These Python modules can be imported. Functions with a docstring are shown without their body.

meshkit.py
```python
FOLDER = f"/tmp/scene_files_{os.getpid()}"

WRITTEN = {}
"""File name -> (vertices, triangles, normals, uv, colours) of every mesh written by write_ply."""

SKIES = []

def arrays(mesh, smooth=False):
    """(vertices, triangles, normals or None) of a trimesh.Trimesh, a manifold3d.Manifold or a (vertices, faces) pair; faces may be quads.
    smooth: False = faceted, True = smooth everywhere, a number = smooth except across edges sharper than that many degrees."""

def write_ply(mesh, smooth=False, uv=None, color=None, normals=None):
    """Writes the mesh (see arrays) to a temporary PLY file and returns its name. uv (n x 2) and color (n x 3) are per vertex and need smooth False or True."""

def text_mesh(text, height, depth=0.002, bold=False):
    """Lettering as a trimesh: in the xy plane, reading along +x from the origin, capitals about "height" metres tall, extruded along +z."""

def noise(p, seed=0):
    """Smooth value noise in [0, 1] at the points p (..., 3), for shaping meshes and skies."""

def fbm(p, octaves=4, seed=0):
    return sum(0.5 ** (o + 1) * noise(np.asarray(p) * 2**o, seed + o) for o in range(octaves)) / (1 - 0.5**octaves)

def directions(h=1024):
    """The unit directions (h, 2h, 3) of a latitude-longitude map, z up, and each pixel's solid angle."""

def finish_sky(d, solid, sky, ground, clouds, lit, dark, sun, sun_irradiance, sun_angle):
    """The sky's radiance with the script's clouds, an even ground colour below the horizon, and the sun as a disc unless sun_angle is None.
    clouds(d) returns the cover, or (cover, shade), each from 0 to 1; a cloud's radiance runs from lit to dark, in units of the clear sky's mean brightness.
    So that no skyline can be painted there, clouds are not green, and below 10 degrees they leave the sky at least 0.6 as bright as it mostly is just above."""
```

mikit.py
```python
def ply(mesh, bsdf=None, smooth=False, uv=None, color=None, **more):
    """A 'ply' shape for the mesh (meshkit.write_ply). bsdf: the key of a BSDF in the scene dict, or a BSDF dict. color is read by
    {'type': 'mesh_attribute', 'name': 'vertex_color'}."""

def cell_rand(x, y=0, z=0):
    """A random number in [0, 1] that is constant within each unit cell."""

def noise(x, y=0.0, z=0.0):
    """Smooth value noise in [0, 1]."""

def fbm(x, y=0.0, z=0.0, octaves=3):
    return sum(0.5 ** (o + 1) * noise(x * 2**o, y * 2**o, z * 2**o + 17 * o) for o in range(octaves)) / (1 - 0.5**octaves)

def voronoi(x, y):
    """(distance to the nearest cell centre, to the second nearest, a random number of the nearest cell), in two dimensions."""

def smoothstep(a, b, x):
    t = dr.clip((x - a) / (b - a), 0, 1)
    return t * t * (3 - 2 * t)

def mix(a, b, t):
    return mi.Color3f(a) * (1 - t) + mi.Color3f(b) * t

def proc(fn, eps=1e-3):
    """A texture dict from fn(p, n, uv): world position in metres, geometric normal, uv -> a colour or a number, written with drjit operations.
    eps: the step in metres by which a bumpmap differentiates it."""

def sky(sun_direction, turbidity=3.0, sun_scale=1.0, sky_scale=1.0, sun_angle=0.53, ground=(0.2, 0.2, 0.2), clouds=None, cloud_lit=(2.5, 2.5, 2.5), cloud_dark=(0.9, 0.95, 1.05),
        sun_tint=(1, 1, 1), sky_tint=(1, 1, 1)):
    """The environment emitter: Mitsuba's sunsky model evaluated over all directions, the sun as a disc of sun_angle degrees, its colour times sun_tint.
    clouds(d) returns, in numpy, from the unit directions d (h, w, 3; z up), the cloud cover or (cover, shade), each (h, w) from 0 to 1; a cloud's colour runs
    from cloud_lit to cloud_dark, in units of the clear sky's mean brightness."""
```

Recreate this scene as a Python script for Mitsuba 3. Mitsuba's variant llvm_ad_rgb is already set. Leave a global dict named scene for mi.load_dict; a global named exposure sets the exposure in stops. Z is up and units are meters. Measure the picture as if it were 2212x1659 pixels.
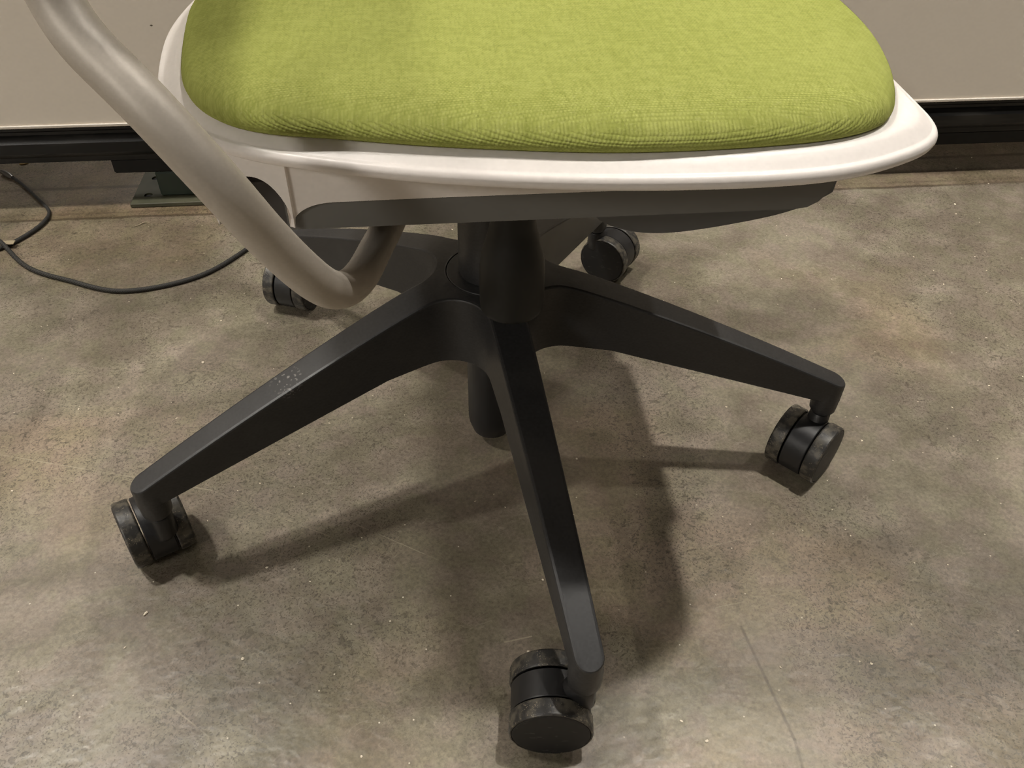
import math
import numpy as np, trimesh, manifold3d as m3, shapely, drjit as dr
import mitsuba as mi
import mikit, meshkit
from mikit import proc, noise, fbm, voronoi, smoothstep, mix
from shapely.geometry import Polygon, LineString, Point, box as sbox
from scipy.interpolate import CubicSpline
from scipy.spatial.transform import Rotation

T = mi.ScalarTransform4f
scene, labels = {}, {}
exposure = 0.0

# ------------------------------------------------------------------ camera
cam_o = np.array([-0.05195405, -0.58686603, 0.59799772])
cam_f = np.array([0.09035364, 0.73844932, -0.66822812])
cam_u = np.array([0.05892553, 0.66583311, 0.74377016])
scene['camera'] = {
    'type': 'perspective', 'fov': math.degrees(2 * math.atan(1106 / 1777.4974)), 'fov_axis': 'x',
    'near_clip': 0.02, 'far_clip': 50.0,
    'to_world': T().look_at(origin=cam_o.tolist(), target=(cam_o + cam_f).tolist(), up=cam_u.tolist())}

# ------------------------------------------------------------------ lamps of the room, with added fill
CEIL = 2.70
WARM = np.array([1.0, 0.95, 0.87])
DOWNLIGHTS = [  # x, y, lamp radius, radiance, opening radius, depth of the dark baffle
    (0.76, 0.12, 0.056, 2150.0, 0.074, 0.19),
    (-1.18, 0.30, 0.100, 455.0, 0.125, 0.03),
    (-1.98, 0.30, 0.080, 470.0, 0.105, 0.03),
    (1.78, 0.45, 0.060, 420.0, 0.085, 0.03),
]
FILL_PANELS = [(-2.9, -3.2, 45.0), (1.2, -3.2, 1.0)]   # x, y, radiance; unseen fill panels added behind the camera
BACK_LIGHTS = [(-0.9, 2.9, 14.0), (1.3, 2.9, 4.0)]


# ------------------------------------------------------------------ materials
def bsdf(name, **kw):
    scene[name] = {'type': 'twosided', 'inner': kw}
    return name


def rgb(*c):
    return {'type': 'rgb', 'value': list(c)}


def princ(name, color, rough, spec=0.5, bump=None, scale=None, **kw):
    inner = {'type': 'principled', 'base_color': color if isinstance(color, dict) else rgb(*color),
             'roughness': rough, 'specular': spec, **kw}
    if bump is not None:
        inner = {'type': 'bumpmap', 'nested_texture': bump, 'scale': scale or 1.0, 'inner': inner}
    scene[name] = {'type': 'twosided', 'inner': inner}
    return name


SCR = [  # scratches on the concrete, ends in metres on the floor
    ((-0.53, 0.03), (-0.27, -0.05), 0.0007, 0.5), ((-0.27, -0.05), (-0.13, -0.13), 0.0005, 0.3),
    ((-0.29, 0.06), (-0.15, 0.0), 0.0005, 0.35), ((-0.17, -0.08), (-0.06, -0.15), 0.0005, 0.25),
    ((0.17, -0.16), (0.23, -0.15), 0.0005, 0.3), ((0.17, -0.22), (0.25, -0.21), 0.0005, 0.28),
    ((-0.01, -0.235), (0.012, -0.232), 0.0007, 0.6), ((-0.27, -0.26), (-0.21, -0.31), 0.0006, 0.35)]
DARK_SCR = [((0.185, -0.24), (0.195, -0.335), 0.0011, 0.4), ((0.195, -0.335), (0.19, -0.40), 0.0011, 0.3),
            ((0.42, -0.31), (0.47, -0.29), 0.001, 0.3)]


def seg(p, a, b):
    dx, dy = b[0] - a[0], b[1] - a[1]
    t = dr.clip(((p.x - a[0]) * dx + (p.y - a[1]) * dy) / (dx * dx + dy * dy), 0, 1)
    return dr.sqrt(dr.square(p.x - a[0] - t * dx) + dr.square(p.y - a[1] - t * dy))


def floor_color(p, n, uv):
    x, y = p.x, p.y
    wx = x + 0.03 * (fbm(x * 9, y * 9, 3.0) - 0.5)
    wy = y + 0.03 * (fbm(x * 9, y * 9, 8.0) - 0.5)
    big = fbm(wx * 5.0 + 3.1, wy * 5.0 + 1.7, 0.0, 4)
    mid = fbm(wx * 26.0, wy * 30.0, 2.0, 4)
    fine = fbm(x * 420.0, y * 460.0, 5.0, 3)
    dust = noise(x * 1350.0, y * 1350.0, 3.0)
    c = mix([0.150, 0.128, 0.098], [0.265, 0.232, 0.186], smoothstep(0.28, 0.72, big * 0.55 + mid * 0.45))
    warm = smoothstep(0.50, 0.72, fbm(x * 4.0 + 11, y * 5.0 + 2, 1.0, 3))
    c = c * mix([1, 1, 1], [1.07, 1.0, 0.93], warm)
    cool = smoothstep(0.52, 0.72, fbm(x * 3.3 + 31, y * 3.6 + 12, 4.0, 3))
    c = c * mix([1, 1, 1], [0.88, 0.89, 0.86], cool)
    tint = fbm(wx * 55.0, wy * 60.0, 12.0, 3)
    c = c * mix([0.97, 0.99, 0.91], [1.04, 1.0, 1.01], smoothstep(0.30, 0.70, tint))
    c = c * (0.66 + 0.52 * fine + 0.16 * dust)
    # worn pits, gathered in patches
    patch = smoothstep(0.40, 0.64, fbm(x * 6.5 + 5, y * 6.0 + 9, 7.0, 3))
    pit = smoothstep(0.60, 0.70, fbm(x * 860 + 6 * mid, y * 880 + 6 * tint, 9.0, 3)) * (0.12 + 0.88 * patch)
    c = mix(c, [0.055, 0.045, 0.030], pit * 0.60)
    hole = smoothstep(0.69, 0.74, fbm(x * 230 + 3 * tint, y * 260 + 3 * mid, 15.0, 4)) * (0.25 + 0.75 * patch)
    c = mix(c, [0.050, 0.041, 0.028], hole * 0.5)
    # pale hair-thin wisps
    ridge = 1 - dr.abs(2 * fbm(x * 95 + 4 * tint, y * 120 + 4 * mid, 21.0, 2) - 1)
    wisp = smoothstep(0.955, 0.995, ridge) * smoothstep(0.50, 0.66, fbm(x * 28 + 3, y * 28 + 8, 6.0, 2))
    c = mix(c, [0.36, 0.32, 0.25], wisp * 0.26)
    # white grit
    d1, d2, r1 = voronoi(x * 70, y * 70)
    c = mix(c, [0.62, 0.56, 0.46], dr.select(r1 > 0.955, 1.0, 0.0) * (1 - smoothstep(0.02, 0.065, d1)))
    for a, b, w, s in SCR:
        d = seg(p, a, b)
        k = (1 - smoothstep(w * 0.4, w * 1.3, d)) * s * (0.35 + 0.65 * smoothstep(0.35, 0.6, noise(x * 130, y * 130)))
        c = mix(c, [0.42, 0.37, 0.28], k)
    for a, b, w, s in DARK_SCR:
        c = mix(c, [0.05, 0.04, 0.03], (1 - smoothstep(w * 0.4, w * 1.6, seg(p, a, b))) * s)
    c = c * (1 - 0.14 * smoothstep(0.10, 0.42, y + 0.10 * (fbm(x * 5, y * 5, 31.0, 2) - 0.5)))      # darker towards the wall
    # dark lines and a darker, browner band under the wall panel
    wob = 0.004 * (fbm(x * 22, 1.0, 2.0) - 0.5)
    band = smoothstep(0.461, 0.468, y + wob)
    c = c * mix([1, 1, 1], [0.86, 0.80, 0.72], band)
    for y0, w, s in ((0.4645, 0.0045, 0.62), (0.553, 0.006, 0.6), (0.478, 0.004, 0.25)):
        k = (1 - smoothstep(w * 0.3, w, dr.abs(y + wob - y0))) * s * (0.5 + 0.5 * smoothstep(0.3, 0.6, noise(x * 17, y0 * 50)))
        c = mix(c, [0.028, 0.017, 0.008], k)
    return c


def floor_rough(p, n, uv):
    return 0.24 + 0.16 * fbm(p.x * 14, p.y * 14, 3.0, 3) + 0.10 * fbm(p.x * 120, p.y * 120, 1.0, 2)


def floor_bump(p, n, uv):
    return 0.0006 * fbm(p.x * 130, p.y * 170, 2.0, 3) + 0.0012 * fbm(p.x * 18, p.y * 18, 5.0, 3)


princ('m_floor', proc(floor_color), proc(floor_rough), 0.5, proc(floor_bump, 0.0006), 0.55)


def weave(p, n, uv):
    # knitted stitches about 2 mm apart in rows along the rim, pulled a little out of line
    x = p.x + 0.0008 * (fbm(p.x * 60, p.y * 60, 1.0) - 0.5)
    y = 0.85 * p.y - 1.3 * p.z + 0.0007 * (fbm(p.x * 60, p.y * 60, 9.0) - 0.5)
    row = dr.floor(y / 0.0014)
    shift = 0.5 * (row - 2 * dr.floor(row / 2))
    st = dr.abs(dr.sin(math.pi * (x / 0.0020 + shift))) * dr.abs(dr.sin(math.pi * y / 0.0014))
    return 0.00042 * st + 0.00040 * fbm(p.x * 420, p.y * 420, p.z * 420, 2) + 0.00030 * fbm(p.x * 110, p.y * 260, 3.0, 2)


def green(p, n, uv):
    y = 0.85 * p.y - 1.3 * p.z
    row = dr.floor(y / 0.0014)
    s = dr.abs(dr.sin(math.pi * (p.x / 0.0020 + 0.5 * (row - 2 * dr.floor(row / 2))))) * dr.abs(dr.sin(math.pi * y / 0.0014))
    f = 0.5 * fbm(p.x * 150, y * 700, 5.0, 3) + 0.5 * fbm(p.x * 700, y * 170, 7.0, 3)
    f = smoothstep(0.25, 0.75, f)
    g = fbm(p.x * 14, p.y * 14, 2.0, 2)
    c = mix([0.215, 0.240, 0.046], [0.335, 0.358, 0.098], 0.40 * s + 0.40 * f + 0.20 * g)
    dash = smoothstep(0.68, 0.76, fbm(p.x * 900, y * 260, 11.0, 2))
    c = mix(c, [0.17, 0.19, 0.03], dash * 0.25)
    fleck = smoothstep(0.72, 0.80, fbm(p.x * 600 + 9, p.y * 1100, 4.0, 2))
    return mix(c, [0.38, 0.39, 0.15], fleck * 0.25)


princ('m_green', proc(green), 0.85, 0.2, proc(weave, 0.0003), 0.8, sheen=0.3)


def white_col(p, n, uv):
    return mi.Color3f(0.76, 0.715, 0.68) * (0.97 + 0.06 * fbm(p.x * 500, p.y * 500, p.z * 500, 2))


def grain(p, n, uv):
    return 0.00011 * fbm(p.x * 1100, p.y * 1100, p.z * 1100, 2)


princ('m_white', proc(white_col), 0.38, 0.5, proc(grain, 0.0003), 0.6)
princ('m_pan', (0.135, 0.133, 0.125), 0.55, 0.4)
princ('m_bracket', (0.06, 0.056, 0.055), 0.5, 0.4)
princ('m_pouch', (0.115, 0.118, 0.122), 0.42, 0.5)
princ('m_tube', proc(lambda p, n, uv: mi.Color3f(0.46, 0.415, 0.36) * (0.96 + 0.08 * fbm(p.x * 900, p.y * 900, p.z * 900, 2))), 0.47, 0.5, metallic=0.15)


def black_col(p, n, uv):
    c = mi.Color3f(0.018, 0.018, 0.019) * (0.8 + 0.4 * fbm(p.x * 700, p.y * 700, p.z * 700, 2))
    dust = smoothstep(0.5, 0.8, fbm(p.x * 25, p.y * 25, p.z * 25, 3))
    c = mix(c, [0.05, 0.048, 0.045], dust * 0.18)
    # a scuffed spot on the left leg
    q = dr.sqrt(dr.square(p.x + 0.172) + dr.square(p.y + 0.080) + dr.square(p.z - 0.158))
    sc = smoothstep(0.70, 0.76, noise(p.x * 620, p.y * 620, p.z * 620)) * (1 - smoothstep(0.006, 0.018, q))
    return mix(c, [0.20, 0.19, 0.18], sc * 0.8)


def fine_grain(p, n, uv):
    return 0.00007 * fbm(p.x * 1500, p.y * 1500, p.z * 1500, 2)


princ('m_black', proc(black_col), 0.46, 0.6, proc(fine_grain, 0.0003), 0.7)
princ('m_black_smooth', (0.013, 0.013, 0.014), 0.40, 0.5)
princ('m_disc', proc(lambda p, n, uv: mix([0.011, 0.011, 0.012], [0.05, 0.048, 0.044],
      0.35 * smoothstep(0.66, 0.74, fbm(p.x * 180, p.y * 180, p.z * 300, 3)))), 0.5, 0.4)


def tread(p, n, uv):
    a = fbm(p.x * 170, p.y * 170, p.z * 170, 3)
    c = mix([0.024, 0.023, 0.022], [0.085, 0.076, 0.060], smoothstep(0.38, 0.72, a))
    s = smoothstep(0.72, 0.80, noise(p.x * 1500, p.y * 1500, p.z * 1500)) * smoothstep(0.40, 0.68, fbm(p.x * 210 + 5, p.y * 210, p.z * 210, 2))
    return mix(c, [0.36, 0.30, 0.21], s * 0.5)


princ('m_tread', proc(tread), 0.42, 0.5, proc(lambda p, n, uv: 0.00016 * fbm(p.x * 600, p.y * 600, p.z * 600, 2), 0.0004), 0.6)
princ('m_knob', (0.012, 0.012, 0.011), 0.5, 0.35)
def panel_col(p, n, uv):
    c = mi.Color3f(0.76, 0.695, 0.610) * (0.98 + 0.04 * fbm(p.x * 300, p.y * 300, p.z * 300, 2))
    d = dr.sqrt(dr.square((p.x + 0.3742) * 0.6) + dr.square(p.z - 0.2437))                # a small dark fleck
    return mix(c, [0.10, 0.08, 0.06], 1 - smoothstep(0.0007, 0.0013, d))


princ('m_panel', proc(panel_col), 0.30, 0.45)
princ('m_edge', (0.66, 0.61, 0.54), 0.3, 0.5)
princ('m_rail', proc(lambda p, n, uv: mix([0.007, 0.007, 0.007], [0.04, 0.037, 0.033], 0.4 * smoothstep(0.5, 0.8, fbm(p.x * 12, p.y * 60, p.z * 80, 3)))), 0.30, 0.3)
princ('m_cover', (0.006, 0.006, 0.006), 0.6, 0.3)
princ('m_post', proc(lambda p, n, uv: mix([0.020, 0.032, 0.024], [0.035, 0.048, 0.036], fbm(p.x * 30, p.y * 30, p.z * 30, 3))), 0.5, 0.4)
princ('m_plate', proc(lambda p, n, uv: mix([0.045, 0.047, 0.028], [0.085, 0.082, 0.052], fbm(p.x * 45, p.y * 45, 2.0, 3))), 0.55, 0.4)
princ('m_bolt', (0.012, 0.012, 0.011), 0.6, 0.4)
princ('m_cord', proc(lambda p, n, uv: mix([0.010, 0.010, 0.010], [0.05, 0.047, 0.040], smoothstep(0.45, 0.8,
      0.5 + 0.5 * dr.sin((p.x + p.y * 1.3 + p.z * 0.7) * 2400.0)))), 0.7, 0.3)
princ('m_ferrule', (0.22, 0.21, 0.20), 0.35, 0.5, metallic=0.8)
princ('m_tape', (0.30, 0.25, 0.17), 0.6, 0.3)
princ('m_grit', (0.72, 0.64, 0.52), 0.7, 0.3)
princ('m_crumb', (0.24, 0.16, 0.05), 0.7, 0.3)
princ('m_lint', (0.36, 0.31, 0.22), 0.8, 0.2)
princ('m_ceiling', (0.22, 0.21, 0.20), 0.8, 0.2)
princ('m_wall', (0.30, 0.285, 0.265), 0.8, 0.2)
princ('m_ring', (0.80, 0.78, 0.75), 0.4, 0.5)


# ------------------------------------------------------------------ helpers
def label(key, text=None, cat=None, group=None, kind=None):
    d = {}
    if text: d['label'] = text
    if cat: d['category'] = cat
    if group: d['group'] = group
    if kind: d['kind'] = kind
    labels[key] = d


def add(key, mesh, mat, smooth=35, **kw):
    if key in scene:
        i = 1
        while f'{key}_{i:03d}' in scene: i += 1
        key = f'{key}_{i:03d}'
    scene[key] = mikit.ply(mesh, mat, smooth=smooth, **kw)
    return key


def M(mesh):
    """trimesh -> Manifold"""
    return m3.Manifold(m3.Mesh(np.asarray(mesh.vertices, np.float32), np.asarray(mesh.faces, np.uint32)))


def tm(man):
    m = man.to_mesh()
    return trimesh.Trimesh(m.vert_properties[:, :3], m.tri_verts, process=False)


def boxm(x0, x1, y0, y1, z0, z1, bev=0.0):
    if bev <= 0:
        b = trimesh.creation.box((x1 - x0, y1 - y0, z1 - z0))
        b.apply_translation(((x0 + x1) / 2, (y0 + y1) / 2, (z0 + z1) / 2))
        return b
    pts = []
    for sx, x in ((1, x0), (-1, x1)):
        for sy, y in ((1, y0), (-1, y1)):
            for sz, z in ((1, z0), (-1, z1)):
                for k in range(3):
                    o = [bev * (k != 0), bev * (k != 1), bev * (k != 2)]
                    pts.append((x + sx * o[0], y + sy * o[1], z + sz * o[2]))
    return tm(m3.Manifold.hull_points(np.array(pts)))


def lathe(profile, n=64):
    """profile (r, z) from the bottom axis point to the top axis point; closed solid about z."""
    pr = np.asarray(profile, float)
    a = np.linspace(0, 2 * np.pi, n, endpoint=False)
    v, rings = [], []
    for r, z in pr:
        if r < 1e-9:
            rings.append([len(v)]); v.append((0, 0, z))
        else:
            rings.append(list(range(len(v), len(v) + n)))
            v += [(r * math.cos(t), r * math.sin(t), z) for t in a]
    f = []
    for A, B in zip(rings[:-1], rings[1:]):
        for i in range(n):
            j = (i + 1) % n
            if len(A) == 1 and len(B) == 1: continue
            if len(A) == 1: f.append((A[0], B[j], B[i]))
            elif len(B) == 1: f.append((A[i], A[j], B[0]))
            else: f += [(A[i], A[j], B[j]), (A[i], B[j], B[i])]
    return trimesh.Trimesh(np.array(v), np.array(f), process=False)


def tube(path, radius, n=24, caps=True):
    """round bar along a polyline (parallel-transported frames); radius may vary along it"""
    P = np.asarray(path, float)
    R = np.broadcast_to(np.asarray(radius, float), (len(P),))
    t = np.gradient(P, axis=0); t /= np.linalg.norm(t, axis=1, keepdims=True)
    u = np.cross(t[0], [0.3, 0.2, 0.9]); u /= np.linalg.norm(u)
    a = np.linspace(0, 2 * np.pi, n, endpoint=False)
    v = []
    for i in range(len(P)):
        u = u - t[i] * (u @ t[i]); u /= np.linalg.norm(u)
        w = np.cross(t[i], u)
        v.append(P[i] + R[i] * (np.cos(a)[:, None] * u + np.sin(a)[:, None] * w))
    v = np.concatenate(v); f = []
    for i in range(len(P) - 1):
        for k in range(n):
            k2 = (k + 1) % n
            f += [(i * n + k, i * n + k2, (i + 1) * n + k2), (i * n + k, (i + 1) * n + k2, (i + 1) * n + k)]
    if caps:
        v = np.vstack([v, P[:1], P[-1:]]); c0, c1 = len(v) - 2, len(v) - 1; L = (len(P) - 1) * n
        for k in range(n):
            k2 = (k + 1) % n
            f += [(c0, k2, k), (c1, L + k, L + k2)]
    return trimesh.Trimesh(v, np.array(f), process=False)


def spline(pts, n, s=None):
    pts = np.asarray(pts, float)
    d = np.r_[0, np.cumsum(np.linalg.norm(np.diff(pts, axis=0), axis=1))]
    return CubicSpline(d, pts)(np.linspace(0, d[-1], n))


def closed_outline(half, n=360):
    """closed smooth outline symmetric about y = 0 from the half with y <= 0 (points from back to front)"""
    half = np.asarray(half, float)
    pts = np.vstack([half, (half * [1, -1])[::-1]])
    pts = pts[np.r_[True, np.linalg.norm(np.diff(pts, axis=0), axis=1) > 1e-6]]
    if np.linalg.norm(pts[0] - pts[-1]) > 1e-6: pts = np.vstack([pts, pts[:1]])
    d = np.r_[0, np.cumsum(np.linalg.norm(np.diff(pts, axis=0), axis=1))]
    c = CubicSpline(d, pts, bc_type='periodic')
    return c(np.linspace(0, d[-1], n, endpoint=False))


def out_normals(o):
    t = np.roll(o, -1, 0) - np.roll(o, 1, 0)
    n = np.stack([t[:, 1], -t[:, 0]], 1); n /= np.linalg.norm(n, axis=1, keepdims=True)
    a = 0.5 * np.sum(o[:, 0] * np.roll(o[:, 1], -1) - np.roll(o[:, 0], -1) * o[:, 1])
    return n if a > 0 else -n


def disc_body(outline, section, center_top, center_bottom, zfun=None, fill=(0.85, 0.6, 0.3)):
    """solid from a rim section (offset, z) running from the inside of the top over the rim to the inside of the underside, with both
    middles filled towards a centre point"""
    n = out_normals(outline); c = outline.mean(0)
    rings = [(outline + o * n, z) for o, z in section]
    first, last = rings[0], rings[-1]
    top = [(c + (first[0] - c) * k, center_top + (first[1] - center_top) * k ** 2) for k in sorted(fill)]
    bot = [(c + (last[0] - c) * k, center_bottom + (last[1] - center_bottom) * k ** 2) for k in sorted(fill, reverse=True)]
    allr = top + rings + bot
    N = len(outline); v = [np.r_[c, center_top][None]]
    for xy, z in allr: v.append(np.c_[xy, np.full(N, z)])
    v.append(np.r_[c, center_bottom][None])
    v = np.vstack(v)
    if zfun is not None: v[:, 2] += zfun(v)
    f = []
    for k in range(N):
        f.append((0, 1 + k, 1 + (k + 1) % N))
    for r in range(len(allr) - 1):
        a, b = 1 + r * N, 1 + (r + 1) * N
        for k in range(N):
            k2 = (k + 1) % N
            f += [(a + k, b + k, b + k2), (a + k, b + k2, a + k2)]
    a = 1 + (len(allr) - 1) * N; e = len(v) - 1
    for k in range(N): f.append((e, a + (k + 1) % N, a + k))
    m = trimesh.Trimesh(v, np.array(f), process=False)
    if m.volume < 0: m.invert()
    return m


def xform(mesh, rotz=0.0, loc=(0, 0, 0)):
    m = mesh.copy()
    m.apply_transform(trimesh.transformations.rotation_matrix(rotz, [0, 0, 1]))
    m.apply_translation(loc)
    return m


# ------------------------------------------------------------------ the room
def sheet(x0, x1, y0, y1, z, up=True):
    v = np.array([[x0, y0, z], [x1, y0, z], [x1, y1, z], [x0, y1, z]], float)
    f = [[0, 1, 2], [0, 2, 3]] if up else [[0, 2, 1], [0, 3, 2]]
    return trimesh.Trimesh(v, np.array(f), process=False)


RX, RY0, RY1 = 4.2, -4.2, 4.2
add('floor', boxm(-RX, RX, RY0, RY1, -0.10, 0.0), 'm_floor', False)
label('floor', 'worn mottled grey-brown concrete floor', kind='structure')
ceil = M(boxm(-RX, RX, RY0, RY1, CEIL, CEIL + 0.3))
for x, y, r, L, ro, dp in DOWNLIGHTS:
    ceil = ceil - M(xform(lathe([(0, CEIL - 0.05), (ro + 0.002, CEIL - 0.05), (ro + 0.002, CEIL + dp + 0.004), (0, CEIL + dp + 0.004)], 48), 0, (x, y, 0)))
add('ceiling', tm(ceil), 'm_ceiling', False)
label('ceiling', 'plain ceiling above the room', kind='structure')
for nm, b in (('wall_left', (-RX - 0.1, -RX, RY0, RY1)), ('wall_right', (RX, RX + 0.1, RY0, RY1)),
              ('wall_front', (-RX, RX, RY0 - 0.1, RY0)), ('wall_rear', (-RX, RX, RY1, RY1 + 0.1))):
    add(nm, boxm(*b, 0.0, CEIL), 'm_wall', False)
    label(nm, 'plain light wall of the room', kind='structure')

# raised wall panel behind the chair, open under its black base rail
add('wall_back', boxm(-2.6, 2.6, 0.497, 0.560, 0.1185, 1.55, 0.002), 'm_panel')
label('wall_back', 'off-white wall panel raised above the floor behind the chair', kind='structure')
rail = Polygon([(0.4995, 0.128), (0.4995, 0.112), (0.503, 0.109), (0.503, 0.105), (0.4985, 0.102), (0.4945, 0.096), (0.4945, 0.082),
                (0.4985, 0.076), (0.503, 0.073), (0.503, 0.066), (0.556, 0.066), (0.556, 0.128)])


def extrude_x(poly, x0, x1):
    m = trimesh.creation.extrude_polygon(poly, x1 - x0)
    v = m.vertices.copy()
    m.vertices = np.c_[x0 + v[:, 2], v[:, 0], v[:, 1]]
    return m


add('trim_1', extrude_x(rail, -2.6, 2.6), 'm_rail', 25)
label('trim_1', 'black base rail along the bottom of the off-white wall panel', kind='structure')
add('trim_2', boxm(-0.478, 2.6, 0.505, 0.550, 0.045, 0.066, 0.002), 'm_cover')
label('trim_2', 'black lower cover strip hanging under the base rail', kind='structure')
add('trim_3', boxm(-2.6, 2.6, 0.4945, 0.497, 0.1175, 0.1215, 0.0008), 'm_edge')
label('trim_3', 'thin pale edge strip at the bottom of the wall panel', kind='structure')

# ------------------------------------------------------------------ ceiling lamps and added light panels
for i, (x, y, r, L, ro, dp) in enumerate(DOWNLIGHTS):
    root = 'downlight' + (f'_{i:03d}' if i else '')
    add(root + '__trim_ring', xform(lathe([(ro, CEIL - 0.001), (ro, CEIL - 0.008), (ro + 0.016, CEIL - 0.008), (ro + 0.020, CEIL - 0.004), (ro + 0.020, CEIL - 0.001), (ro, CEIL - 0.001)], 48), 0, (x, y, 0)), 'm_ring')
    add(root + '__baffle', xform(lathe([(ro - 0.001, CEIL - 0.006), (ro - 0.0005, CEIL - 0.007), (ro, CEIL - 0.006), (ro, CEIL + dp), (ro - 0.001, CEIL + dp), (ro - 0.001, CEIL - 0.006)], 48), 0, (x, y, 0)), 'm_cover')
    a = np.linspace(0, 2 * np.pi, 48, endpoint=False)
    zl = CEIL + dp - 0.006
    d = trimesh.Trimesh(np.vstack([[[x, y, zl]], np.c_[x + r * np.cos(a), y + r * np.sin(a), np.full(48, zl)]]),
                        np.array([(0, 1 + (k + 1) % 48, 1 + k) for k in range(48)]), process=False)
    scene[root + '__diffuser'] = mikit.ply(d, 'm_ring', emitter={'type': 'area', 'radiance': rgb(*(WARM * L))})
    label(root, 'round recessed downlight in the ceiling', 'lamp', 'downlights in the ceiling')
for i, (x, y, L) in enumerate(FILL_PANELS + BACK_LIGHTS):
    root = 'added_ceiling_light' + (f'_{i:03d}' if i else '')
    fr = M(boxm(x - 0.32, x + 0.32, y - 0.62, y + 0.62, CEIL - 0.03, CEIL - 0.001)) - M(boxm(x - 0.30, x + 0.30, y - 0.60, y + 0.60, CEIL - 0.05, CEIL + 0.05))
    add(root + '__frame', tm(fr), 'm_ring', False)
    scene[root + '__diffuser'] = mikit.ply(sheet(x - 0.30, x + 0.30, y - 0.60, y + 0.60, CEIL - 0.012, up=False), 'm_ring', emitter={'type': 'area', 'radiance': rgb(*(WARM * L))})
    label(root, 'unseen rectangular ceiling light panel added for its light', 'lamp', 'added light panels in the ceiling')

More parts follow.
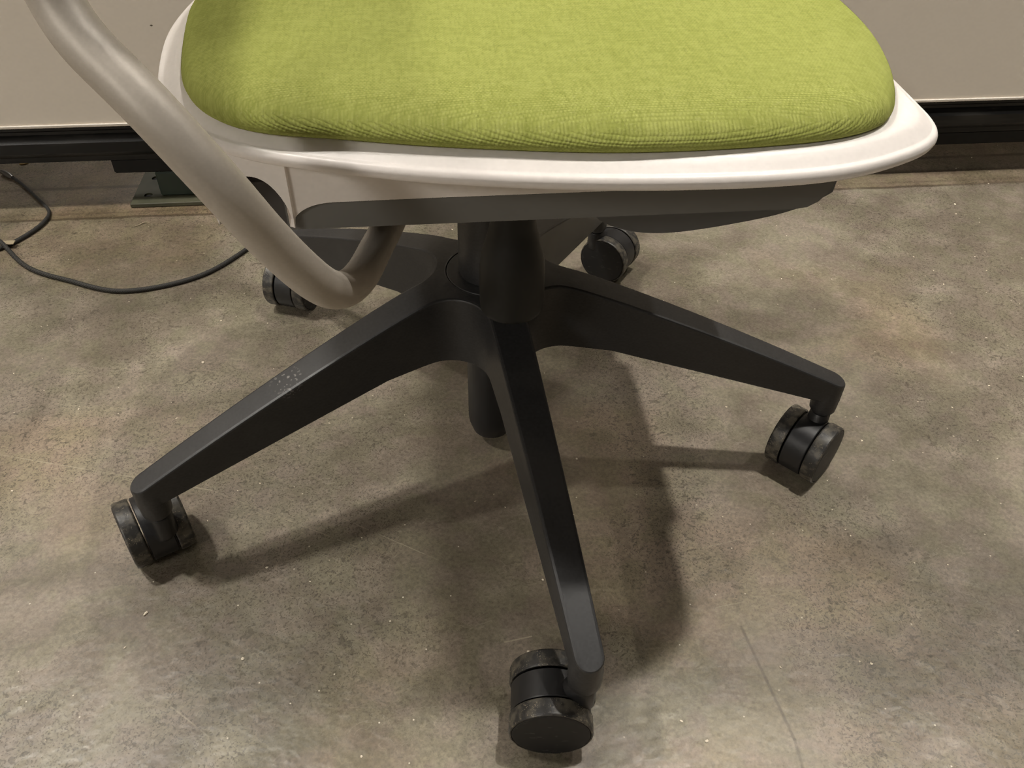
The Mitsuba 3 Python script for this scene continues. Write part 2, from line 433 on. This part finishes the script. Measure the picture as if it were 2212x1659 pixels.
# ------------------------------------------------------------------ post that carries the wall panel
plate = M(boxm(-0.465, -0.285, 0.4885, 0.586, 0.0005, 0.0065, 0.0008))
for x, y in ((-0.445, 0.513), (-0.445, 0.563), (-0.305, 0.513), (-0.305, 0.563)):
    plate = plate - M(xform(lathe([(0, -0.01), (0.0058, -0.01), (0.0058, 0.02), (0, 0.02)], 24), 0, (x, y, 0)))
add('panel_post__base_plate', tm(plate), 'm_plate', 30)
add('panel_post__upright', boxm(-0.426, -0.322, 0.5065, 0.572, 0.0065, 0.1185 - 0.075 + 0.0015, 0.003), 'm_post', 30)
for x, y in ((-0.445, 0.513), (-0.445, 0.563), (-0.305, 0.513), (-0.305, 0.563)):
    add('panel_post__bolt', xform(lathe([(0, 0.0005), (0.0056, 0.0005), (0.0056, 0.004), (0.0035, 0.005), (0, 0.005)], 12), 0, (x, y, 0)), 'm_bolt', 30)
label('panel_post', 'dark green steel post with an olive floor plate under the wall panel', 'post')

# ------------------------------------------------------------------ cord on the floor
cr = 0.0029
low = [(-0.6105, 0.4027), (-0.5879, 0.3777), (-0.5575, 0.3443), (-0.5229, 0.3219), (-0.4974, 0.3097), (-0.4655, 0.2932), (-0.4357, 0.2829),
       (-0.4083, 0.2825), (-0.382, 0.2882), (-0.3561, 0.298), (-0.3307, 0.3142), (-0.3061, 0.3417), (-0.2913, 0.3624), (-0.270, 0.402), (-0.262, 0.455)]
upc = [(-0.6640, 0.5950), (-0.6424, 0.5742), (-0.6113, 0.5363), (-0.5854, 0.5029), (-0.5723, 0.4815), (-0.57, 0.4615), (-0.5788, 0.4311),
       (-0.5901, 0.4112), (-0.5983, 0.4006), (-0.6163, 0.3851), (-0.660, 0.367), (-0.715, 0.373), (-0.745, 0.405), (-0.735, 0.445), (-0.69, 0.452), (-0.645, 0.428)]
path = np.array(upc + low)
z = np.full(len(path), cr)
z[8] = cr; z[15] = cr + 0.001; z[16] = 3 * cr; z[17] = cr + 0.001
pp = spline(np.c_[path, z], 300)
pp[:, 2] = np.maximum(pp[:, 2], cr)
rad = np.where(np.arange(300) < 45, 0.0022, cr)
add('power_cord__cable', tube(pp, rad, 12), 'm_cord', True)
fer = np.array([(-0.6745, 0.6035, 0.0042), (-0.668, 0.5985, 0.0042), (-0.660, 0.5915, 0.0042), (-0.654, 0.5860, 0.0036)])
add('power_cord__ferrule', tube(fer, [0.0036, 0.0042, 0.0042, 0.0024], 16), 'm_ferrule', 40)
label('power_cord__ferrule', 'grey metal ferrule at the end of the cord')
add('power_cord__tape_flag', boxm(-0.612, -0.590, 0.3945, 0.4035, 2 * cr + 0.0002, 2 * cr + 0.0016, 0.0004), 'm_tape', 30)
label('power_cord__tape_flag', 'tan tape flag round the cord')
label('power_cord', 'thin black braided cord lying in a loop on the concrete floor', 'cord')

# ------------------------------------------------------------------ grit and lint on the floor
rng = np.random.default_rng(7)
bits = []
for i in range(230):
    x, y = rng.uniform(-0.75, 0.9), rng.uniform(-0.38, 0.62)
    if x < -0.24 and y > 0.27: continue
    s = rng.uniform(0.0006, 0.0016) * (1.5 if rng.random() < 0.1 else 1)
    b = trimesh.creation.icosahedron()
    b.vertices = b.vertices * [s, s * rng.uniform(0.4, 0.9), s * 0.35] * (1 + 0.3 * rng.uniform(-1, 1, (12, 1)))
    bits.append(xform(b, rng.uniform(0, 6.28), (x, y, s * 0.32)))
add('floor_grit', trimesh.util.concatenate(bits), 'm_grit', False)
label('floor_grit', 'tiny pale specks of grit scattered over the concrete floor', 'grit', kind='stuff')
t = np.linspace(-1, 1, 15)
p = np.c_[t * 0.010, 0.0022 * np.sin(3.1 * t + 0.5), 0.0009 + 0.0006 * (1 - t * t)]
add('lint', xform(tube(p, 0.0007 * (1 - 0.6 * t * t), 6), 0.35, (-0.440, 0.443, 0)), 'm_lint', True)
label('lint', 'wisp of pale lint on the floor in front of the olive floor plate', 'lint')
cb = trimesh.creation.icosphere(2)
cb.vertices = cb.vertices * [0.0065, 0.0032, 0.0011] * (1 + 0.5 * (meshkit.noise(cb.vertices * 2.3, 4)[:, None] - 0.5))
add('crumb', xform(cb, 0.3, (-0.6547, 0.6350, 0.0012)), 'm_crumb', True)
label('crumb', 'small yellow-brown crumb on the floor under the black base rail', 'crumb')

# ------------------------------------------------------------------ the chair
CH = 'office_chair'
label(CH, 'swivel office chair with a green seat pad, white shell and black five-star base', 'chair')
TH0 = math.radians(-83.307)
ANG = [TH0 + math.radians(72) * k for k in range(5)]
RT = 0.325                                                         # leg tip


def zt(r):
    t = 0.010 * np.log1p(np.exp((np.asarray(r, float) - 0.062) / 0.010)) / (RT - 0.062)      # eases from the flat hub into the sloping legs
    return 0.2004 + (0.1021 - 0.2004) * t + 0.0043 * 4 * t * (1 - t)


def zb(r):
    return np.where(r < 0.075, 0.1335, np.where(r < 0.11, 0.1335 - (r - 0.075) / 0.035 * 0.0025, 0.131 - (r - 0.11) * 0.2365))


# plan of the star: five tapering legs with round ends, filleted where they meet
legs = []
for a in ANG:
    d, n = np.array([math.cos(a), math.sin(a)]), np.array([-math.sin(a), math.cos(a)])
    w0, w1 = 0.0166, 0.0104
    legs.append(Polygon([w0 * n, d * (RT - w1) + w1 * n, d * (RT - w1) - w1 * n, -w0 * n]).union(Point(*(d * (RT - w1))).buffer(w1, 24)))
star = shapely.union_all(legs).buffer(0.034, 32).buffer(-0.034, 32)
ring = np.array(star.exterior.coords)[:-1]
per = star.exterior.length
NB = 1100
ring = np.array([star.exterior.interpolate(s * per / NB).coords[0] for s in range(NB)])
nrm = out_normals(ring)
for _ in range(2): nrm = (nrm + np.roll(nrm, 1, 0) + np.roll(nrm, -1, 0)); nrm /= np.linalg.norm(nrm, axis=1, keepdims=True)


def star_solid():
    v, rings = [], []
    def push(xy, z):
        rings.append(len(v) and sum(len(q) for q in v) or 0)
        v.append(np.c_[xy, z])
    cr_ = 0.0022
    inner = ring - cr_ * nrm
    ang = np.arctan2(inner[:, 1], inner[:, 0]); u = np.c_[np.cos(ang), np.sin(ang)]; R = np.linalg.norm(inner, axis=1)
    RC = 0.040
    for r in (0.01, 0.02, 0.03, RC):
        push(u * r, np.full(NB, 0.2004))
    for t in np.linspace(0, 1, 34)[1:]:
        rr = RC + (R - RC) * t
        push(u * rr[:, None], zt(rr))
    z_in = zt(R)
    for q in (0.5, 0.8, 1.0):
        xy = ring - cr_ * (1 - math.sin(q * math.pi / 2)) * nrm
        push(xy, z_in - cr_ * (1 - math.cos(q * math.pi / 2)))
    Ro = np.linalg.norm(ring, axis=1)
    zbo = zb(Ro)
    zs = z_in - cr_
    for t in (0.33, 0.66):
        push(ring, zs + (zbo + 0.0015 - zs) * t)
    push(ring, zbo + 0.0015)
    push(ring - 0.0006 * nrm, zbo + 0.0005)
    push(ring - 0.0016 * nrm, zbo)
    for t in np.linspace(0, 1, 30)[1:]:
        rr = (Ro - 0.0016) + (0.012 - (Ro - 0.0016)) * t
        push(u * rr[:, None], zb(rr))
    V = np.vstack(v); n = NB; f = []
    k = np.arange(n); k2 = (k + 1) % n
    for i in range(len(v) - 1):
        a, b = i * n, (i + 1) * n
        f.append(np.c_[a + k, b + k, b + k2]); f.append(np.c_[a + k, b + k2, a + k2])
    V = np.vstack([V, [[0, 0, 0.2004], [0, 0, 0.1335]]])
    ct, cb = len(V) - 2, len(V) - 1
    f.append(np.c_[np.full(n, ct), k, k2]); L = (len(v) - 1) * n
    f.append(np.c_[np.full(n, cb), L + k2, L + k])
    m = trimesh.Trimesh(V, np.vstack(f), process=False)
    if m.volume < 0: m.invert()
    return m


base = M(star_solid())
STEM_R = RT - 0.0126
sock = lathe([(0, 0.0670), (0.0078, 0.0670), (0.0102, 0.0680), (0.0117, 0.0705), (0.0121, 0.0760), (0.0121, 0.0860), (0.0104, 0.0960), (0, 0.0960)], 40)
for a in ANG:
    base = base + M(xform(sock, 0, (STEM_R * math.cos(a), STEM_R * math.sin(a), 0)))
base = base - M(lathe([(0, 0.197), (0.0393, 0.197), (0.0393, 0.22), (0, 0.22)], 96))
bv, bf, bn = meshkit.arrays(tm(base), 28)
bc = bv[bf].mean(1)
b_r = np.hypot(bc[:, 0], bc[:, 1])
which = np.where(b_r < 0.079, -1, np.argmin([np.abs(np.angle(np.exp(1j * (np.arctan2(bc[:, 1], bc[:, 0]) - a)))) for a in ANG], axis=0))
for k in range(-1, 5):                                             # the hub, then its five legs (faces of one moulding, shaded as one)
    f = bf[which == k]; u, inv = np.unique(f, return_inverse=True)
    path = meshkit.write_ply(trimesh.Trimesh(bv[u], inv.reshape(-1, 3), process=False), normals=bn[u])
    scene[CH + '__base' + ('' if k < 0 else '__leg' + (f'_{k:03d}' if k else ''))] = {'type': 'ply', 'filename': path, 'face_normals': False, 'bsdf': {'type': 'ref', 'id': 'm_black'}}
add(CH + '__base__cap_ring', lathe([(0.0, 0.1972), (0.0382, 0.1972), (0.0386, 0.1978), (0.0386, 0.2000), (0.0380, 0.2006), (0, 0.2006)], 96), 'm_black', 30)

# gas column: foot below the hub, sleeve above it
add(CH + '__gas_column', lathe([(0, 0.0085), (0.009, 0.0085), (0.0150, 0.0095), (0.0185, 0.0130), (0.0218, 0.0235), (0.0226, 0.030), (0.0228, 0.15), (0.0228, 0.1972), (0, 0.1972)], 64), 'm_black_smooth', 30)
add(CH + '__gas_column__foot_pin', lathe([(0, 0.0005), (0.0060, 0.0005), (0.0070, 0.0020), (0.0070, 0.0075), (0.005, 0.0085), (0, 0.0085)], 32), 'm_ferrule', 30)
add(CH + '__column_sleeve', lathe([(0, 0.2006), (0.0275, 0.2006), (0.0282, 0.2020), (0.0280, 0.24), (0.0262, 0.33), (0.0262, 0.345), (0, 0.345)], 64), 'm_black', 30)
kn = [(0, 0.2230), (0.012, 0.2230), (0.0205, 0.2240), (0.0222, 0.2250), (0.0235, 0.2265), (0.0240, 0.2300), (0.0243, 0.2450), (0.0240, 0.262), (0.0222, 0.274),
      (0.0178, 0.2900), (0.0160, 0.300), (0.0150, 0.335), (0, 0.335)]
add(CH + '__tension_knob', xform(lathe(kn, 64), 0, (0.0075, -0.087, 0)), 'm_knob', 35)

# casters -------------------------------------------------------
RW, TW, HW = 0.0300, 0.0135, 0.0255
CASTERS = [((0.016, -0.303), -97.3, 0), ((0.2964, -0.0691), -48.5, 1), ((0.175, 0.2774), 234.2, 2), ((-0.214, 0.243), 158.0, 3), ((-0.3011, -0.1113), 208.2, 4)]


def about_axis(mesh):
    """a lathe about z turned so that its axis is x and its centre stands at wheel height"""
    m = mesh.copy()
    m.apply_transform(trimesh.transformations.rotation_matrix(math.pi / 2, [0, 1, 0]))
    m.apply_translation((0, 0, RW))
    return m


face = lathe([(0, -0.0110), (0.0280, -0.0110), (0.0280, -0.0004), (0.0277, 0.0002), (0.026, 0.0007), (0.0, 0.0010)], 72)     # outer face at +z
tread_l = lathe([(0.0282, -0.0130), (0.0290, -0.0130), (0.0296, -0.0125), (0.0300, -0.0115), (0.0300, -0.0016), (0.0297, -0.0006), (0.0291, 0.0001), (0.0282, 0.0002), (0.0282, -0.0130)], 72)
for c, axd, k in CASTERS:
    stem = np.array([STEM_R * math.cos(ANG[k]), STEM_R * math.sin(ANG[k])])
    ax = math.radians(axd)
    key = CH + '__caster' + (f'_{CASTERS.index((c, axd, k)):03d}' if k else '')
    # hood: a band between the wheels with a neck up to the stem (built in place)
    Rl = np.array([[math.cos(ax), math.sin(ax)], [-math.sin(ax), math.cos(ax)]])
    s = Rl @ (stem - np.array(c))                                   # the stem in the caster's own frame (x along the axle)
    band = lathe([(0, -0.0105), (0.0282, -0.0105), (0.0288, -0.0098), (0.0288, 0.0098), (0.0282, 0.0105), (0, 0.0105)], 72)
    hood = M(about_axis(band)) - M(boxm(-0.05, 0.05, -0.05, 0.05, -0.02, 0.0045))
    nx = float(np.clip(s[0], -0.004, 0.004))
    circ = [np.array([math.cos(t), math.sin(t), 0]) for t in np.linspace(0, 2 * math.pi, 28, endpoint=False)]
    neck1 = [np.array([s[0], s[1], z]) + r * q for z, r in ((0.044, 0.0098), (0.0630, 0.0094), (0.0652, 0.0080)) for q in circ]
    neck2 = [np.array([np.clip(s[0], -0.001, 0.001), s[1] * 0.55, z]) + 0.0088 * q for z in (0.026, 0.0520) for q in circ]
    hood = hood + m3.Manifold.hull_points(np.array(neck1 + neck2))
    loc = (c[0], c[1], 0)
    add(key, xform(tm(hood), ax, loc), 'm_black_smooth', 30)
    scene[key + '__stem'] = mikit.ply(xform(lathe([(0, 0.060), (0.0068, 0.060), (0.0068, 0.0672), (0, 0.0672)], 24), 0, (stem[0], stem[1], 0)), 'm_black_smooth', smooth=30)
    for i, sg in enumerate((1, -1)):
        f_, t_ = about_axis(face), about_axis(tread_l)
        for m in (f_, t_):
            m.apply_translation((HW - 0.0006, 0, 0))
            if sg < 0: m.apply_transform(trimesh.transformations.rotation_matrix(math.pi, [0, 0, 1]))
        sf = '' if i == 0 else '_001'
        scene[key + '__wheel' + sf] = mikit.ply(xform(f_, ax, loc), 'm_disc', smooth=30)
        scene[key + '__tread' + sf] = mikit.ply(xform(t_, ax, loc), 'm_tread', smooth=30)
        label(key + '__tread' + sf, 'dusty worn tyre')

# seat shell ----------------------------------------------------
rim_half = [(-0.2155, 0.0), (-0.2140, -0.030), (-0.2100, -0.062), (-0.2040, -0.095), (-0.1930, -0.129), (-0.1770, -0.155), (-0.1590, -0.1725), (-0.1370, -0.1862),
            (-0.1160, -0.1950), (-0.0860, -0.2050), (-0.0560, -0.2137), (-0.0110, -0.2228), (0.0340, -0.2290), (0.0800, -0.2320), (0.1270, -0.2318), (0.1660, -0.2262),
            (0.1970, -0.2145), (0.2175, -0.2020), (0.2285, -0.1890), (0.2330, -0.1760), (0.2352, -0.1560), (0.2370, -0.1260), (0.2395, -0.080), (0.2410, -0.040), (0.2415, 0.0)]
RIM = closed_outline(rim_half, 420)
shell_sec = [(-0.050, 0.4105), (-0.036, 0.4122), (-0.030, 0.4124), (-0.020, 0.4123), (-0.0140, 0.4117), (-0.0110, 0.4102), (-0.0075, 0.4078), (-0.0047, 0.4058), (-0.0038, 0.4053), (-0.0028, 0.4051),
             (-0.0018, 0.4047), (-0.0009, 0.4038), (-0.0002, 0.4024), (0.0, 0.4008), (-0.0007, 0.3989), (-0.0022, 0.3976), (-0.0045, 0.3969), (-0.008, 0.3968), (-0.014, 0.3975), (-0.030, 0.3990), (-0.045, 0.3990)]
add(CH + '__seat_shell', disc_body(RIM, shell_sec, 0.4095, 0.399), 'm_white', 50)

# skirt under the shell: a wall with pointed brackets at the rear corner and an arched cut-out between them
SK = np.array([(-0.198, -0.110), (-0.186, -0.142), (-0.1690, -0.1685), (-0.1500, -0.1762), (-0.1270, -0.1822), (-0.1245, -0.1830), (-0.1238, -0.1805), (-0.050, -0.1795), (0.050, -0.1795), (0.128, -0.1795)])
SKZ = 'see below'
dS = np.r_[0, np.cumsum(np.linalg.norm(np.diff(SK, axis=0), axis=1))]


def skirt(sign):
    s = np.unique(np.r_[np.linspace(0, dS[-1], 260), dS])
    xy = np.stack([np.interp(s, dS, SK[:, 0]), np.interp(s, dS, SK[:, 1])], 1)
    sA, sB, sE = dS[2] + 0.001, dS[5], dS[-1]                      # the two bracket points
    z = np.empty_like(s)
    mid, half = (sA + sB) / 2, (sB - sA) / 2
    for i, q in enumerate(s):
        if q < sA: z[i] = 0.351 + 0.033 * min(1.0, ((sA - q) / 0.025)) ** 0.5 if q < sA else 0.351
        elif q <= sB: z[i] = 0.351 + 0.0065 * (q - sA) / (sB - sA) + 0.0320 * max(0.0, 1 - abs((q - mid) / half) ** 2.2) ** 0.62
        else:
            e = min(1.0, (q - sB - 0.001) / 0.024) if q > sB + 0.001 else 0.0
            z[i] = 0.3575 + 0.0133 * (1 - (1 - e) ** 2.2) ** 0.5 if e > 0 else 0.3575
            z[i] += 0.0
    z = np.minimum(z, 0.3915)
    t = np.gradient(xy, axis=0); n = np.stack([t[:, 1], -t[:, 0]], 1); n /= np.linalg.norm(n, axis=1, keepdims=True)
    th = 0.0032
    a, b = xy, xy - n * th
    N = len(s)
    V = np.vstack([np.c_[a, np.full(N, 0.3985)], np.c_[a, z], np.c_[b, z], np.c_[b, np.full(N, 0.3985)]])
    V[:, 1] *= sign
    f = []
    for i in range(N - 1):
        for r in range(4):
            p, q = r * N + i, ((r + 1) % 4) * N + i
            f += [(p, q, q + 1), (p, q + 1, p + 1)]
    f += [(0, 2 * N, N), (0, 3 * N, 2 * N), (N - 1, 2 * N - 1, 3 * N - 1), (N - 1, 3 * N - 1, 4 * N - 1)]
    m = trimesh.Trimesh(V, np.array(f), process=False)
    if m.volume < 0: m.invert()
    return m


add(CH + '__seat_shell__skirt', skirt(1), 'm_white', 25)
add(CH + '__seat_shell__skirt', skirt(-1), 'm_white', 25)

# grey pan under the shell
pan = Polygon([(-0.129, 0.3985), (-0.129, 0.3535), (0.164, 0.3535), (0.171, 0.3545), (0.177, 0.3580), (0.181, 0.3635), (0.184, 0.371), (0.194, 0.384), (0.203, 0.3985)])
pm = trimesh.creation.extrude_polygon(pan, 0.356)
v = pm.vertices.copy(); pm.vertices = np.c_[v[:, 0], v[:, 2] - 0.178, v[:, 1]]
if pm.volume < 0: pm.invert()
hollow = boxm(-0.123, 0.158, -0.172, 0.172, 0.30, 0.392)
add(CH + '__seat_pan', tm(M(pm) - M(hollow)), 'm_pan', 25)

# bulging cover under the front of the pan and the tilt mechanism over the column
fc = spline([(0.0600, 0.3100), (0.0680, 0.3020), (0.0820, 0.2955), (0.1020, 0.2912), (0.1200, 0.2908), (0.1400, 0.2925), (0.1700, 0.2970), (0.2000, 0.3035), (0.2300, 0.3180)], 40)
poly = Polygon([(0.0600, 0.386), *map(tuple, fc), (0.232, 0.345), (0.200, 0.386)])
cm = trimesh.creation.extrude_polygon(poly, 0.196)
v = cm.vertices.copy(); cm.vertices = np.c_[v[:, 0], v[:, 2] - 0.098, v[:, 1]]
if cm.volume < 0: cm.invert()
inset = poly.buffer(-0.003)
cm2 = trimesh.creation.extrude_polygon(inset, 0.202)
v = cm2.vertices.copy(); cm2.vertices = np.c_[v[:, 0], v[:, 2] - 0.101, v[:, 1]]
if cm2.volume < 0: cm2.invert()
add(CH + '__front_cover', tm(M(cm) + M(cm2)), 'm_pouch', 40)
add(CH + '__dark_infill', tm(M(boxm(-0.186, -0.128, -0.146, 0.146, 0.372, 0.3975, 0.003))), 'm_cover', 30)  # near-black box added so the hollow behind the arch reads as shade
add(CH + '__dark_infill__foot', tm(M(boxm(-0.158, -0.105, -0.150, 0.150, 0.3375, 0.3715, 0.003))), 'm_bracket', 30)
add(CH + '__tilt_mechanism', tm(M(boxm(-0.105, 0.052, -0.062, 0.062, 0.305, 0.392, 0.006))), 'm_pan', 30)
add(CH + '__tilt_mechanism__cross_bar', tube([(-0.080, -0.075, 0.314), (-0.080, 0.075, 0.314)], 0.016, 24), 'm_pan', 40)

# seat pad -------------------------------------------------------
cu_half = [(-0.1985, 0.0), (-0.1955, -0.0385), (-0.1878, -0.0928), (-0.1755, -0.1397), (-0.1607, -0.1643), (-0.1422, -0.1800), (-0.1003, -0.1929), (-0.0549, -0.2039),
           (-0.0101, -0.2122), (0.0345, -0.2182), (0.0805, -0.2197), (0.1286, -0.2171), (0.1682, -0.2093), (0.19, -0.1970), (0.2058, -0.1745), (0.2227, -0.1328), (0.2355, -0.0759), (0.2400, 0.0)]
CU = closed_outline(cu_half, 420)
cu_sec = [(-0.040, 0.4292), (-0.026, 0.4282), (-0.016, 0.4268), (-0.0085, 0.4246), (-0.0040, 0.4220), (-0.0014, 0.4188), (0.0, 0.4158), (-0.0006, 0.4138), (-0.0022, 0.4124), (-0.006, 0.4120), (-0.020, 0.4119)]
add(CH + '__seat_pad', disc_body(CU, cu_sec, 0.4300, 0.4119, fill=(0.92, 0.8, 0.6, 0.35)), 'm_green', True)
label(CH + '__seat_pad', 'lime green knitted fabric seat pad')
label(CH + '__seat_shell', 'white plastic seat shell with a wide lip')
label(CH + '__seat_pan', 'grey pan under the seat')

# arm tubes: bent bars from under the seat up to the ends of the low backrest ---
arm_pts = [(-0.070, -0.055, 0.3075), (-0.0786, -0.100, 0.3068), (-0.087, -0.135, 0.3089), (-0.0923, -0.165, 0.3144), (-0.0991, -0.195, 0.3247), (-0.1058, -0.220, 0.3418), (-0.1117, -0.236, 0.3602),
           (-0.1213, -0.248, 0.3842), (-0.1287, -0.256, 0.4041), (-0.1366, -0.262, 0.4244), (-0.1478, -0.260, 0.4421), (-0.1606, -0.254, 0.4580), (-0.1728, -0.246, 0.4695), (-0.1838, -0.238, 0.4800),
           (-0.1900, -0.232, 0.4895), (-0.1930, -0.229, 0.4990), (-0.1945, -0.228, 0.5130), (-0.1970, -0.227, 0.530), (-0.2050, -0.223, 0.5480), (-0.2200, -0.214, 0.5580), (-0.2400, -0.203, 0.5600), (-0.2480, -0.192, 0.5600)]
arm_pts = np.array(arm_pts)
for sg in (1, -1):
    P = spline(arm_pts * [1, sg, 1], 140)
    k = CH + '__arm_tube' + ('' if sg == 1 else '_001')
    scene[k] = mikit.ply(tube(P, 0.0105, 32), 'm_tube', smooth=True)
label(CH + '__arm_tube', 'bent grey painted arm tube')
label(CH + '__arm_tube_001', 'bent grey painted arm tube on the far side')

# backrest (above the frame; its shade falls on the pad) ----------
bk = [(0.486, -0.240, 0.170), (0.496, -0.241, 0.192), (0.530, -0.246, 0.200), (0.565, -0.250, 0.198), (0.640, -0.253, 0.198), (0.676, -0.256, 0.188), (0.686, -0.257, 0.165)]
vb = []
for z, x, w in bk:
    for t in np.linspace(-1, 1, 25):
        vb.append((x - 0.010 * (1 - t * t), w * t, z))
vb = np.array(vb); nb = 25
fb = []
for i in range(len(bk) - 1):
    for j in range(nb - 1):
        a = i * nb + j
        fb += [(a, a + 1, a + nb + 1), (a, a + nb + 1, a + nb)]
V2 = np.vstack([vb, vb - [0.016, 0, 0]]); off = len(vb); F = list(fb) + [(c + off, b + off, a + off) for a, b, c in fb]
edge = [j for j in range(nb)] + [i * nb + nb - 1 for i in range(1, len(bk))] + [(len(bk) - 1) * nb + j for j in range(nb - 2, -1, -1)] + [i * nb for i in range(len(bk) - 2, 0, -1)]
for p, q in zip(edge, edge[1:] + edge[:1]): F += [(p, q + off, q), (p, p + off, q + off)]
mb = trimesh.Trimesh(V2, np.array(F), process=False)
if mb.volume < 0: mb.invert()
add(CH + '__backrest', mb, 'm_white', 40)
